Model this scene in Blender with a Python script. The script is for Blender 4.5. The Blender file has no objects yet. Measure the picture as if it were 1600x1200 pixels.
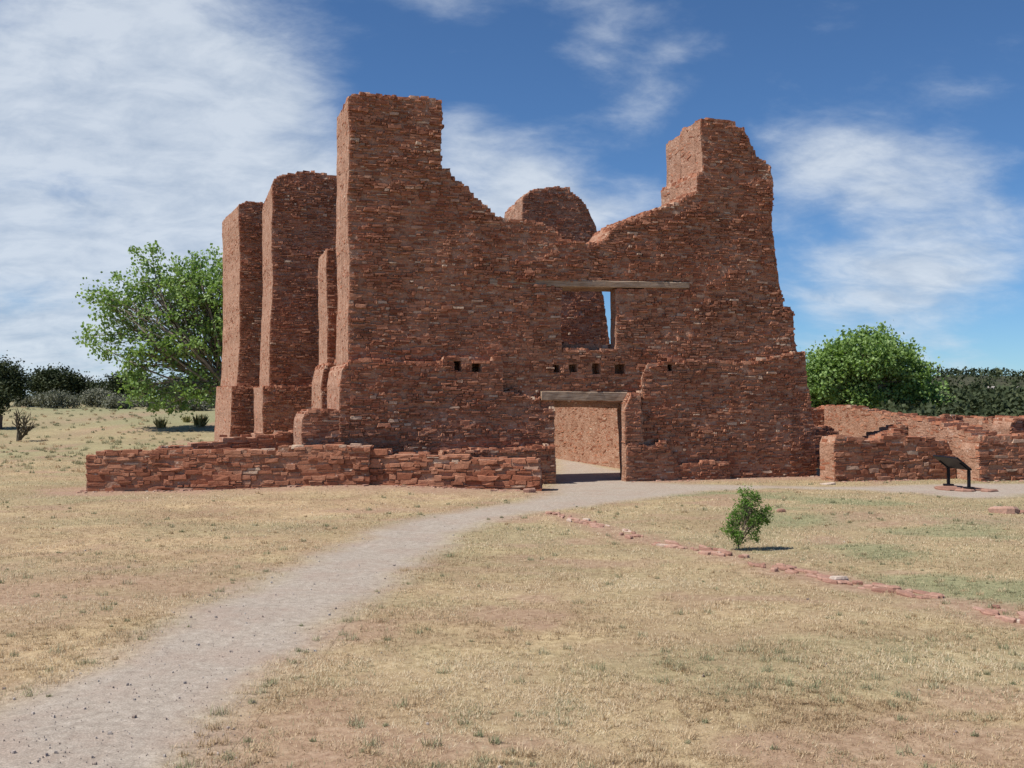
import bpy, math, random
import numpy as np
from mathutils import Vector, Matrix
random.seed(7); rng = np.random.default_rng(7)
S = bpy.context.scene
R = math.radians
# ------------------------------------------------------------------ camera
F = 1650.0; CAMH = 2.5; PITCH = math.atan(25/F)
cam = bpy.data.cameras.new('camera'); camo = bpy.data.objects.new('camera', cam); S.collection.objects.link(camo)
cam.sensor_width = 36; cam.lens = F/1600*36; cam.clip_end = 8000; cam.clip_start = .1
camo.location = (0, 0, CAMH); camo.rotation_euler = (math.pi/2+PITCH, 0, 0)
S.camera = camo
S.render.resolution_x = 1024; S.render.resolution_y = 768
# building frame (the facade is turned 17 degrees away from the lens axis)
TH = math.atan(510/F)
U = np.array([math.cos(TH), math.sin(TH)]); V = np.array([-math.sin(TH), math.cos(TH)])
# ------------------------------------------------------------------ light
SUN_EL = R(57)
ang = R(6.5)
sh = -(U*math.cos(ang)+V*math.sin(ang))              # horizontal direction to the sun
tosun = Vector((sh[0]*math.cos(SUN_EL), sh[1]*math.cos(SUN_EL), math.sin(SUN_EL)))
sun = bpy.data.lights.new('sun', 'SUN'); suno = bpy.data.objects.new('sun', sun); S.collection.objects.link(suno)
sun.energy = 5.0; sun.angle = R(.55); sun.color = (1, .955, .88)
suno.rotation_euler = tosun.to_track_quat('Z', 'Y').to_euler()
S.view_settings.view_transform = 'Standard'; S.view_settings.look = 'None'
S.view_settings.exposure = 0.18; S.view_settings.gamma = 1
S.view_settings.use_curve_mapping = False

def ray(px, py):
    x = (px-800)/F; z = (600-py)/F; c, s = math.cos(PITCH), math.sin(PITCH)
    return np.array([x, c-s*z, s+c*z])

W = bpy.data.worlds.new('World'); S.world = W; W.use_nodes = True
nt = W.node_tree; nt.nodes.clear()
def N(nt, t, **k):
    n = nt.nodes.new(t)
    for a, b in k.items():
        if a.startswith('i_'):
            key = a[2:]; key = int(key) if key.isdigit() else key.replace('_', ' ')
            n.inputs[key].default_value = b
        else: setattr(n, a, b)
    return n
def mathn(nt, op, a, b=None, c=None, clamp=False):
    n = nt.nodes.new('ShaderNodeMath'); n.operation = op; n.use_clamp = clamp
    for i, v in enumerate((a, b, c)):
        if v is None: continue
        if isinstance(v, (int, float)): n.inputs[i].default_value = v
        else: nt.links.new(v, n.inputs[i])
    return n.outputs[0]
def ramp(nt, fac, stops, interp='LINEAR'):
    n = nt.nodes.new('ShaderNodeValToRGB'); cr = n.color_ramp; cr.interpolation = interp
    while len(cr.elements) < len(stops): cr.elements.new(.5)
    for e, (p, c) in zip(cr.elements, stops):
        e.position = p; e.color = (*c, 1) if len(c) == 3 else c
    nt.links.new(fac, n.inputs[0]); return n.outputs[0]
def noise(nt, vec, scale, detail=4, rough=.5, dist=0):
    n = nt.nodes.new('ShaderNodeTexNoise'); n.inputs['Scale'].default_value = scale
    n.inputs['Detail'].default_value = detail; n.inputs['Roughness'].default_value = rough
    n.inputs['Distortion'].default_value = dist
    if vec is not None: nt.links.new(vec, n.inputs['Vector'])
    return n.outputs['Fac']
def mixc(nt, fac, a, b, mode='MIX'):
    n = nt.nodes.new('ShaderNodeMix'); n.data_type = 'RGBA'; n.blend_type = mode
    for i, v in ((0, fac), (6, a), (7, b)):
        if isinstance(v, (int, float)): n.inputs[i].default_value = v
        elif isinstance(v, tuple): n.inputs[i].default_value = (*v, 1)
        else: nt.links.new(v, n.inputs[i])
    return n.outputs[2]

sky = N(nt, 'ShaderNodeTexSky'); sky.sky_type = 'NISHITA'; sky.sun_disc = False
sky.sun_elevation = SUN_EL; sky.sun_rotation = math.atan2(tosun.x, tosun.y)
sky.altitude = 2000; sky.air_density = 1.0; sky.dust_density = .25; sky.ozone_density = 3.5
tc = N(nt, 'ShaderNodeTexCoord'); sep = N(nt, 'ShaderNodeSeparateXYZ'); nt.links.new(tc.outputs['Generated'], sep.inputs[0])
zz = mathn(nt, 'ADD', mathn(nt, 'MAXIMUM', sep.outputs[2], 0.0), .34)
px_ = mathn(nt, 'DIVIDE', sep.outputs[0], zz); py_ = mathn(nt, 'DIVIDE', sep.outputs[1], zz)
cmb = N(nt, 'ShaderNodeCombineXYZ'); nt.links.new(px_, cmb.inputs[0]); nt.links.new(py_, cmb.inputs[1])
mp = N(nt, 'ShaderNodeMapping'); nt.links.new(cmb.outputs[0], mp.inputs[0])
mp.inputs['Rotation'].default_value = (0, 0, R(-35)); mp.inputs['Scale'].default_value = (1.5, 2.0, 1)
n1 = noise(nt, mp.outputs[0], 1.4, 11, .59, .18)
n2 = noise(nt, mp.outputs[0], 5.5, 8, .62, .3)
cov = None
for (bx, by, br, bw) in [(60, 160, 500, 1.05), (390, 250, 300, .85), (60, 480, 360, .75), (480, 420, 300, .35), (810, 300, 200, .95), (700, 230, 90, .3), (980, 90, 200, .62),
                         (720, 20, 260, .42), (1250, 210, 200, .34), (1480, 290, 230, .42), (1330, 400, 280, .36), (1500, 480, 300, .32), (1000, 320, 160, .3),
                         (700, 210, 120, .2), (1300, 520, 220, .2)]:
    d = Vector(ray(bx, by)).normalized()
    vm = N(nt, 'ShaderNodeVectorMath', operation='DISTANCE'); nt.links.new(tc.outputs['Generated'], vm.inputs[0]); vm.inputs[1].default_value = d
    mr = N(nt, 'ShaderNodeMapRange', interpolation_type='SMOOTHSTEP'); nt.links.new(vm.outputs['Value'], mr.inputs[0])
    mr.inputs[1].default_value = 0; mr.inputs[2].default_value = br/F; mr.inputs[3].default_value = bw; mr.inputs[4].default_value = 0
    cov = mr.outputs[0] if cov is None else mathn(nt, 'ADD', cov, mr.outputs[0])
cov = mathn(nt, 'MINIMUM', cov, 1.0)
base = mathn(nt, 'MULTIPLY', mathn(nt, 'SUBTRACT', n1, .5), 2.1)
fine = mathn(nt, 'MULTIPLY', mathn(nt, 'SUBTRACT', n2, .5), .42)
tot = mathn(nt, 'ADD', mathn(nt, 'ADD', base, fine), mathn(nt, 'SUBTRACT', cov, .12))
mr = N(nt, 'ShaderNodeMapRange', interpolation_type='SMOOTHSTEP'); nt.links.new(tot, mr.inputs[0])
mr.inputs[1].default_value = 0.03; mr.inputs[2].default_value = .85; mr.inputs[3].default_value = 0; mr.inputs[4].default_value = .88
cl = mr.outputs[0]
shade = ramp(nt, n2, [(.3, (5.0, 5.9, 7.2)), (.6, (7.3, 8.0, 8.9))])
skyc = mixc(nt, 1.0, sky.outputs[0], (.66, .91, 1.12), 'MULTIPLY')
colr = mixc(nt, cl, skyc, shade)
bg = N(nt, 'ShaderNodeBackground'); bg.inputs['Strength'].default_value = .083
nt.links.new(colr, bg.inputs[0])
wo = N(nt, 'ShaderNodeOutputWorld'); nt.links.new(bg.outputs[0], wo.inputs[0])

# ------------------------------------------------------------------ helpers
C = S.collection
def tag(o, label=None, cat=None, group=None, kind=None):
    if label: o['label'] = label
    if cat: o['category'] = cat
    if group: o['group'] = group
    if kind: o['kind'] = kind
    return o
def empty(name, loc, **k):
    o = bpy.data.objects.new(name, None); C.objects.link(o); o.location = loc; return tag(o, **k)
def mesh_np(name, verts, faces, mats, attrs=None, smooth=False):
    """verts Nx3, faces Mx4 or Mx3 (same size)"""
    me = bpy.data.meshes.new(name)
    verts = np.asarray(verts, np.float32); faces = np.asarray(faces, np.int32)
    nv = len(verts); nf, k = faces.shape
    me.vertices.add(nv); me.vertices.foreach_set('co', verts.ravel())
    me.loops.add(nf*k); me.loops.foreach_set('vertex_index', faces.ravel())
    me.polygons.add(nf); me.polygons.foreach_set('loop_start', np.arange(0, nf*k, k, dtype=np.int32))
    me.polygons.foreach_set('loop_total', np.full(nf, k, np.int32))
    me.update(calc_edges=True)
    if attrs:
        for an, av in attrs.items():
            a = me.attributes.new(an, 'FLOAT', 'POINT'); a.data.foreach_set('value', np.asarray(av, np.float32))
    for m in (mats if isinstance(mats, (list, tuple)) else [mats]): me.materials.append(m)
    me.polygons.foreach_set('use_smooth', np.full(nf, bool(smooth)))
    return me
def link(name, me, parent=None, **k):
    o = bpy.data.objects.new(name, me); C.objects.link(o)
    if parent is not None: o.parent = parent
    return tag(o, **k)
def localize(o, me, root):
    """shift mesh so that it sits correctly under a root with only a location"""
    me.transform(Matrix.Translation(-Vector(root.location)))

def hsh(i, j, seed):
    h = (i*374761393 + j*668265263 + seed*974711) & 0xffffffff
    h = ((h ^ (h >> 13))*1274126177) & 0xffffffff
    return ((h ^ (h >> 16)) & 0xffff)/65535.0
def vnoise(x, y, seed=0):
    x = np.asarray(x, float); y = np.asarray(y, float)
    xi = np.floor(x).astype(np.int64); yi = np.floor(y).astype(np.int64)
    fx = x-xi; fy = y-yi; fx = fx*fx*(3-2*fx); fy = fy*fy*(3-2*fy)
    a = hsh(xi, yi, seed); b = hsh(xi+1, yi, seed); c = hsh(xi, yi+1, seed); d = hsh(xi+1, yi+1, seed)
    return (a*(1-fx)+b*fx)*(1-fy)+(c*(1-fx)+d*fx)*fy
def fbm(x, y, seed=0, o=4):
    s = 0; a = .5; t = 0
    for k in range(o):
        s = s+a*vnoise(x*2**k+k*13.7, y*2**k-k*7.1, seed+k); t += a; a *= .5
    return s/t
def inpoly(x, y, poly):
    x = np.asarray(x); y = np.asarray(y); ins = np.zeros(x.shape, bool); n = len(poly)
    for i in range(n):
        x0, y0 = poly[i]; x1, y1 = poly[(i+1) % n]
        if y0 == y1: continue
        c = ((y0 > y) != (y1 > y)) & (x < (x1-x0)*(y-y0)/(y1-y0)+x0); ins ^= c
    return ins
def gpt(px, py):
    P = gp(px, py)
    if P[1] < 0 or P[1] > 44: P = xyZ(px, 44.)
    d = ray(px, py); Y = min(P[1], 44.) if P[1] > 0 else 44.
    Y = max(Y-4, 2)
    while Y < 400 and CAMH+d[2]/d[1]*Y > float(gz(d[0]/d[1]*Y, Y)): Y += .1
    return np.array([d[0]/d[1]*Y, Y])
def polydist(x, y, pts):
    d = np.full(np.shape(x), 1e9)
    for (x0, y0), (x1, y1) in zip(pts[:-1], pts[1:]):
        dx, dy = x1-x0, y1-y0; t = np.clip(((x-x0)*dx+(y-y0)*dy)/(dx*dx+dy*dy+1e-9), 0, 1)
        d = np.minimum(d, np.hypot(x-x0-t*dx, y-y0-t*dy))
    return d
def gp(px, py, z=0.0):
    d = ray(px, py); t = (z-CAMH)/d[2]; return np.array([d[0]*t, d[1]*t])
def xyZ(px, Z): return np.array([(px-800)/F*Z, Z])
def zat(py, Z): 
    d = ray(800, py); return CAMH+d[2]/d[1]*Z

# ------------------------------------------------------------------ materials
def newmat(name, rough=.9):
    m = bpy.data.materials.new(name); m.use_nodes = True; t = m.node_tree
    b = t.nodes['Principled BSDF']; b.inputs['Roughness'].default_value = rough
    if 'Specular IOR Level' in b.inputs: b.inputs['Specular IOR Level'].default_value = .25
    return m, t, b
def geo_pos(t): return t.nodes.new('ShaderNodeNewGeometry').outputs['Position']
def bump(t, b, h, strength, dist):
    n = t.nodes.new('ShaderNodeBump'); n.inputs['Strength'].default_value = strength; n.inputs['Distance'].default_value = dist
    t.links.new(h, n.inputs['Height']); t.links.new(n.outputs[0], b.inputs['Normal'])

def stone_material(name, dark, mid, light, pale, stain):
    m, t, b = newmat(name, .93); p = geo_pos(t)
    at = N(t, 'ShaderNodeAttribute', attribute_name='tint'); oi = N(t, 'ShaderNodeObjectInfo')
    v = mathn(t, 'FRACT', mathn(t, 'ADD', at.outputs['Fac'], oi.outputs['Random']))
    c = ramp(t, v, [(0, dark), (.3, mid), (.7, light), (.94, light), (.965, pale), (1, pale)])
    # soft hue patches where the red mud plaster still clings to the stone
    nb = noise(t, p, .55, 5, .6); c = mixc(t, ramp(t, nb, [(.42, (0, 0, 0)), (.68, (.55,)*3)]), c, stain)
    nf = noise(t, p, 14, 5, .65); c = mixc(t, .55, c, ramp(t, nf, [(.3, (.55,)*3), (.7, (1.3,)*3)]), 'MULTIPLY')
    t.links.new(c, b.inputs['Base Color'])
    bump(t, b, noise(t, p, 26, 6, .65), .9, .014)
    return m
MST = stone_material('red_sandstone', (.20, .076, .042), (.325, .132, .075), (.45, .215, .130), (.55, .40, .29), (.34, .113, .060))
def mortar_mat():
    m, t, b = newmat('mud_mortar', .95); p = geo_pos(t)
    n = noise(t, p, 3, 6, .65); c = ramp(t, n, [(.3, (.27, .135, .084)), (.5, (.38, .212, .140)), (.72, (.48, .295, .208))])
    nf = noise(t, p, 22, 5, .7); c = mixc(t, .6, c, ramp(t, nf, [(.3, (.6,)*3), (.7, (1.25,)*3)]), 'MULTIPLY')
    vo = N(t, 'ShaderNodeTexVoronoi', i_Scale=5.5); t.links.new(p, vo.inputs['Vector'])
    c = mixc(t, ramp(t, vo.outputs['Distance'], [(.10, (.75,)*3), (.2, (0, 0, 0))]), c, (.58, .46, .38))
    vs = N(t, 'ShaderNodeTexVoronoi', i_Scale=14.); t.links.new(p, vs.inputs['Vector']); hgt = mathn(t, 'SUBTRACT', noise(t, p, 9, 7, .7), mathn(t, 'MULTIPLY', vs.outputs['Distance'], .5))
    t.links.new(c, b.inputs['Base Color']); bump(t, b, hgt, .9, .035)
    return m
MMO = mortar_mat()
MRK = stone_material('dusty_red_rock', (.25, .125, .09), (.35, .19, .14), (.43, .26, .195), (.52, .42, .34), (.38, .22, .16))
def wood_mat():
    m, t, b = newmat('weathered_wood', .85); tcn = N(t, 'ShaderNodeTexCoord'); mpn = N(t, 'ShaderNodeMapping'); mpn.inputs['Scale'].default_value = (1.2, 14, 22)
    t.links.new(tcn.outputs['Object'], mpn.inputs[0])
    n = noise(t, mpn.outputs[0], 1.6, 6, .7, .5)
    c = ramp(t, n, [(.35, (.17, .105, .066)), (.5, (.36, .255, .175)), (.66, (.47, .365, .275))])
    t.links.new(c, b.inputs['Base Color']); bump(t, b, n, .7, .01); return m
MWD = wood_mat()
def plain_mat(name, col, rough=.5, var=.25, sc=20, metal=0):
    m, t, b = newmat(name, rough); n = noise(t, geo_pos(t), sc, 4, .6)
    c = ramp(t, n, [(.3, tuple(x*(1-var) for x in col)), (.7, tuple(x*(1+var) for x in col))])
    t.links.new(c, b.inputs['Base Color']); b.inputs['Metallic'].default_value = metal; return m
MBK = plain_mat('dark_powder_coat', (.010, .009, .013), .5)
def leaf_mat(name, cols, trans=.35, rough=.5):
    m, t, b = newmat(name, rough); at = N(t, 'ShaderNodeAttribute', attribute_name='tint')
    c = ramp(t, at.outputs['Fac'], [(i/(len(cols)-1), k) for i, k in enumerate(cols)])
    t.links.new(c, b.inputs['Base Color'])
    tr = N(t, 'ShaderNodeBsdfTranslucent'); mx = N(t, 'ShaderNodeMixShader'); mx.inputs[0].default_value = trans
    c2 = mixc(t, 1., c, (1.1, 1.2, .6), 'MULTIPLY'); t.links.new(c2, tr.inputs[0])
    t.links.new(b.outputs[0], mx.inputs[1]); t.links.new(tr.outputs[0], mx.inputs[2])
    t.links.new(mx.outputs[0], t.nodes['Material Output'].inputs[0]); return m
MLF = leaf_mat('cottonwood_leaf', [(.13, .21, .055), (.235, .35, .11), (.37, .48, .20)])
MLG = leaf_mat('bush_leaf', [(.10, .13, .045), (.13, .24, .045), (.20, .36, .06)])
MJU = leaf_mat('juniper_foliage', [(.024, .036, .014), (.045, .060, .024), (.075, .088, .038)], .08, .7)
MSG = leaf_mat('sage_foliage', [(.13, .13, .095), (.20, .205, .15), (.27, .26, .20)], .1, .8)
MTW = leaf_mat('dry_twig', [(.10, .07, .05), (.17, .13, .10), (.24, .19, .15)], 0, .9)
MYU = leaf_mat('yucca_leaf', [(.15, .15, .05), (.26, .24, .09), (.35, .31, .14)], .15, .7)
MBARK = plain_mat('pale_bark', (.26, .21, .17), .9, .35, 6)
MDB = plain_mat('dark_bark', (.11, .085, .07), .9, .35, 12)

# ------------------------------------------------------------------ masonry
NPROTO = 28
def stone_geo(n, l, h, d, p, jit, r):
    """n stones in local coordinates: x along, y vertical, z outward. arrays l,h (half), d depth behind, p proud"""
    ox = np.array([-1, 0, 1, 1, 0, -1.]); oy = np.array([-1, -1, -1, 1, 1, 1.])
    X = l[:, None]*ox[None]; Y = h[:, None]*oy[None]
    j = r.uniform(-1, 1, (n, 6))*jit; X = X + j*l[:, None]*.35
    Y = Y + r.uniform(-1, 1, (n, 6))*jit*h[:, None]*.55
    tilt = r.uniform(-1, 1, (n, 1))*.12*jit; Y = Y + tilt*X*.5
    back = np.stack([X, Y, np.repeat(-d[:, None], 6, 1)], 2)
    pr = p[:, None]-np.abs(r.uniform(.004, .014, (n, 6))); mid = np.stack([X, Y, pr], 2)
    ins = r.uniform(.80, .97, (n, 6)); q = np.minimum(.009, h)[:, None]
    fx = X-np.sign(X)*np.minimum(q*1.3, np.abs(X)*.3); fy = Y*ins
    fz = p[:, None]+r.uniform(-.007, .009, (n, 6))*np.minimum(1, h/.03)[:, None]; front = np.stack([fx, fy, fz], 2)
    return np.concatenate([back, mid, front], 1)           # n,18,3
SF = []
for i in range(6):
    k = (i+1) % 6
    SF += [(i, k, 6+k, 6+i), (6+i, 6+k, 12+k, 12+i)]
SF += [(12, 13, 16, 17), (13, 14, 15, 16)]
SF = np.array(SF); SFL = np.array([(i, (i+1) % 6, 6+(i+1) % 6, 6+i) for i in range(6)]+[(6, 7, 10, 11), (7, 8, 9, 10)])
protos = []
_r = np.random.default_rng(3)
for i in range(NPROTO):
    v = stone_geo(1, np.array([.5]), np.array([.5]), np.array([.5]), np.array([.5]), .55, _r)[0]
    v[6:12, 2] = _r.uniform(.38, .46, 6); v[12:, 2] = _r.uniform(.45, .54, 6); v[12:, 0] = v[6:12, 0]*_r.uniform(.93, .99, 6); v[12:, 1] = v[6:12, 1]*_r.uniform(.78, .96, 6)
    protos.append(mesh_np('stone', v, SF, MST, {'tint': np.full(18, (i*.618) % 1)}))

class Courses:
    def __init__(s, lo, hi, seed, top=13.):
        r = np.random.default_rng(seed); z = [-.25]
        while z[-1] < top: z.append(z[-1]+r.uniform(lo, hi))
        s.z = np.array(z)
def hsub(A, B):
    """intervals A minus intervals B"""
    out = []
    for a0, a1 in A:
        cur = a0
        for b0, b1 in sorted(B):
            if b1 <= cur or b0 >= a1: continue
            if b0 > cur: out.append((cur, b0))
            cur = max(cur, b1)
        if cur < a1: out.append((cur, a1))
    return [o for o in out if o[1]-o[0] > .05]
def intervals(polys, z):
    xs = []
    for P in polys:
        n = len(P)
        for i in range(n):
            x0, z0 = P[i]; x1, z1 = P[(i+1) % n]
            if (z0 > z) != (z1 > z): xs.append(x0+(x1-x0)*(z-z0)/(z1-z0))
    xs.sort()
    return [(xs[i], xs[i+1]) for i in range(0, len(xs)-1, 2) if xs[i+1]-xs[i] > .04]

class Wall:
    """collects the mortar core and the stones of one wall"""
    def __init__(s, lmin=.14, lmax=.5, rough=.022, seed=1, amp=.05, joint=.008):
        s.core = []; s.st = []; s.r = np.random.default_rng(seed); s.lmin = lmin; s.lmax = lmax; s.rough = rough; s.amp = amp; s.joint = joint
    def strip(s, A, e, L, n, z0, z1, vis=1., depth=.12, side=False):
        r = s.r; pos = 0.
        while pos < L:
            l = s.lmin+(s.lmax-s.lmin)*r.random()**1.8
            if L-pos-l < s.lmin*.7: l = L-pos
            c = pos+l/2; zc = (z0+z1)/2; h = (z1-z0)
            parts = [(zc, h)]
            if h > .075 and r.random() < .3: parts = [(zc-h/4, h/2), (zc+h/4, h/2)]
            elif r.random() < .10: parts = [(zc+h*.06, h*1.25)]
            for (zz, hh) in parts:
                pr = r.normal(.006, s.rough)
                if r.random() < .06: pr += .03
                if side:
                    if r.random() < .4: continue
                    pr = r.normal(.0, .009); hh *= r.uniform(.6, 1.); zz += r.uniform(-.02, .02)
                zz += r.uniform(-.1, .1)*hh; hh *= r.uniform(.72, 1.18)
                P = A+e*c
                ti = r.normal(0, .16) if side else 0.; ct, st_ = math.cos(ti), math.sin(ti)
                s.st.append((P[0], P[1], zz, e[0]*ct, e[1]*ct, st_, -e[0]*st_, -e[1]*st_, ct, n[0], n[1], 0, max(l-s.joint, .03)/2, max(hh-s.joint*.8, .02)/2, depth, pr, vis, side*1.))
            pos += l
    def caps(s, A, e, L, D, z, dens, hmax=.07):
        r = s.r; w = np.linalg.norm(D); dn = D/w; q = 0.
        while q < w:
            dq = min(r.uniform(.14, .34), w-q+.03); pos = 0.
            while pos < L:
                l = r.uniform(.18, .5)*(s.lmax/.5)
                l = min(l, L-pos+.02)
                if r.random() < dens:
                    P = A+e*(pos+l/2)+dn*(q+dq/2); hh = r.uniform(.01, hmax)
                    s.st.append((P[0], P[1], z, e[0], e[1], 0, dn[0], dn[1], 0, 0, 0, 1, l/2*.95, dq/2*.95, .06, hh, .6, 0.))
                pos += l
            q += dq
    def block(s, P0, a, D, polys, cs, vis=1., sides=(True, True), capd=.75, zmin=-.2, capall=True, rag=.03, plaster=True, soft=False, front=True):
        P0 = np.asarray(P0, float); a = np.asarray(a, float); D = np.asarray(D, float)
        nf = np.array([a[1], -a[0]]); Dl = np.linalg.norm(D); Dn = D/Dl
        nl = np.array([-Dn[1], Dn[0]]);  # left of depth direction
        if nl@a > 0: nl = -nl
        zs = cs.z; iv = []
        for k in range(len(zs)-1):
            zm = (zs[k]+zs[k+1])/2
            I = intervals(polys, zm) if zm > zmin else []
            sm = lambda x: .012*math.sin(zm*1.6+x*1.7)+.008*math.sin(zm*5.3+x)
            iv.append([(x0+sm(x0)+s.r.uniform(-.005, .005), x1+sm(x1)+s.r.uniform(-rag, rag)) for x0, x1 in I])
        def near(k, side, x):
            if 0 <= k < len(iv):
                for I in iv[k]:
                    if abs(I[side]-x) < .09: return (I[side]+x)/2
            return x
        jj = .014 if not soft else .0
        for k in range(len(zs)-1):
            z0, z1 = zs[k], zs[k+1]
            if not iv[k]: continue
            for (x0, x1) in iv[k]:
                if front: s.strip(P0+a*x0, a, x1-x0, nf, z0, z1, vis, side=soft)
                if sides[0]: s.strip(P0+a*x0+Dn*.03, Dn, max(Dl-.03, .1), nl, z0, z1, vis, side=plaster)
                if sides[1]: s.strip(P0+a*x1+Dn*.1, Dn, max(Dl-.1, .1), -nl, z0, z1, 0)
                i = -.006 if plaster else .02
                Q = []
                for kk in (k-1, k+1):
                    a0 = near(kk, 0, x0); a1 = near(kk, 1, x1)
                    Q.append([P0+a*(a0+i)+nf*-jj, P0+a*(a1-i)+nf*-jj, P0+a*(a1-i)+D-Dn*.006, P0+a*(a0+i)+D-Dn*.006])
                s.core.append((Q[0], Q[1], z0-.001, z1))
            nxt = iv[k+1] if k+1 < len(iv) else []
            for (x0, x1) in hsub(iv[k], nxt):
                s.caps(P0+a*x0, a, x1-x0, D, z1, capd)
    def warp(s, P):
        x, y, z = P[..., 0], P[..., 1], P[..., 2]; q = x*U[0]+y*U[1]; w = x*V[0]+y*V[1]
        A = s.amp
        d = A*(np.sin(q*.9+z*.7+1)+.6*np.sin(q*2.1-z*1.3)+.5*np.sin(z*2.3+w))
        k = np.clip(z*2, 0, 1)
        dz = k*A*.75*(np.sin(q*1.3+z*.4)+.7*np.sin(q*2.9+1.7+z)+.6*np.sin(w*1.9+z*.5)+.35*np.sin(q*6.1+z*2.1))
        e = A*.3*np.sin(z*1.9+w*.5)
        return np.stack([x-V[0]*d+U[0]*e, y-V[1]*d+U[1]*e, z+dz], -1)
    def finish(s, name, parent, nsep, **k):
        V_ = []; F_ = []
        for q, q2, z0, z1 in s.core:
            b = len(V_)*1
            # subdivide long slabs so that the bulge of the wall bends them
            nseg = max(1, int(np.linalg.norm(q[1]-q[0])/.5))
            for i in range(nseg+1):
                t = i/nseg; f = q[0]*(1-t)+q[1]*t; g = q[3]*(1-t)+q[2]*t; f2 = q2[0]*(1-t)+q2[1]*t; g2 = q2[3]*(1-t)+q2[2]*t
                V_ += [(f[0], f[1], z0), (f2[0], f2[1], z1), (g2[0], g2[1], z1), (g[0], g[1], z0)]
            for i in range(nseg):
                c = b+4*i; d = c+4
                F_ += [(c, d, d+1, c+1), (c+1, d+1, d+2, c+2), (c+2, d+2, d+3, c+3), (c+3, d+3, d, c)]
            F_ += [(b, b+1, b+2, b+3), (b+4*nseg, b+4*nseg+3, b+4*nseg+2, b+4*nseg+1)]
        P = s.warp(np.array(V_)); org = Vector((P[:, 0].mean(), P[:, 1].mean(), 0))
        if parent is not None: off = Vector(parent.location)
        me = mesh_np(name, P-np.array(org), F_, MMO)
        o = link(name, me, parent, **k); o.location = org-(off if parent is not None else Vector((0, 0, 0)))
        A = np.array(s.st); n = len(A)
        qa = A[:, 0]*U[0]+A[:, 1]*U[1]+.37*(A[:, 0]*V[0]+A[:, 1]*V[1]); zz = A[:, 2]; vert = (A[:, 11] == 0)*(A[:, 15] > -.006)*(A[:, 17] < .5)
        f1 = fbm(qa*.55, zz*1.1, 201, 5); f2 = fbm(qa*1.6, zz*3.2, 203, 4)
        f3 = fbm(qa*.45+9, zz*.7, 207, 5); A[:, 15] += vert*(.024*(f1 > .54)+.012*(f2 > .56)-.012*(f2 < .38)-.026*np.clip((f3-.55)/.08, 0, 1)*s.r.random(n))
        A[:, 2] += .07*(fbm(qa*1.5, zz*2.2, 209, 3)-.5)*np.clip(zz*3, 0, 1)*(A[:, 11] == 0)
        c = s.warp(A[:, 0:3]); E = A[:, 3:6]; Wd = A[:, 6:9]; Fr = A[:, 9:12]; l, h, d, p, vis = A[:, 12:17].T
        yy = c[:, 1]; inview = (np.abs(c[:, 0]/yy) < .49) & (yy > 3)
        facing = -(Fr[:, 0]*c[:, 0]+Fr[:, 1]*c[:, 1]+Fr[:, 2]*(c[:, 2]-CAMH))/yy
        score = l*h*np.clip(facing, 0, 1)*vis*inview/yy**2
        sel = np.argsort(-score)[:nsep]; sel = sel[score[sel] > 0]; m = np.ones(n, bool); m[sel] = False
        for i in sel:
            ob = bpy.data.objects.new('stone', protos[s.r.integers(NPROTO)]); C.objects.link(ob); ob.parent = o
            B = Matrix((E[i]*l[i]*2, Wd[i]*h[i]*2, Fr[i]*max(d[i]+p[i], .04))).transposed().to_4x4()
            ctr = Vector(c[i]-np.array(org)+Fr[i]*((p[i]-d[i])*.5)); B.translation = ctr
            ob.matrix_local = B
        B = A[m]; cc = c[m]; nn = len(B)
        g = stone_geo(nn, l[m], h[m], d[m], p[m]+.0, .55, s.r)[:, [0, 1, 2, 3, 4, 5, 12, 13, 14, 15, 16, 17]]
        P = cc[:, None]+g[..., 0:1]*E[m][:, None]+g[..., 1:2]*Wd[m][:, None]+g[..., 2:3]*Fr[m][:, None]
        P = P-np.array(org)
        Fc = (SFL[None]+12*np.arange(nn)[:, None, None]).reshape(-1, 4)
        me = mesh_np('masonry', P.reshape(-1, 3), Fc, MST, {'tint': np.repeat(s.r.random(nn), 12)})
        link('masonry', me, o, kind='stuff')
        return o

class Pl:
    """a vertical plane; turns sight lines into (s, z) on it"""
    def __init__(s, P0, a): s.P0 = np.asarray(P0, float); s.a = np.asarray(a, float); s.n = np.array([s.a[1], -s.a[0]])
    def sz(s, px, py):
        d = ray(px, py); t = (s.P0@s.n)/(d[:2]@s.n); P = d[:2]*t
        return ((P-s.P0)@s.a, CAMH+d[2]*t)
    def poly(s, pts): return [s.sz(*p) for p in pts]
O = gp(985, 752)                                       # foot of the facade beside the doorway
church = empty('church_ruin', (O[0], O[1], 0), label='tall roofless red sandstone mission church ruin with two broken towers and wooden lintels', cat='church')
CC = Courses(.045, .098, 5)
PF0 = Pl(O, U); PF = Pl(O+V*.3, U); PB = Pl(O+V*.75, U)
rect = lambda x0, y0, x1, y1: [(x0, y0), (x1, y0), (x1, y1), (x0, y1)]
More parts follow.
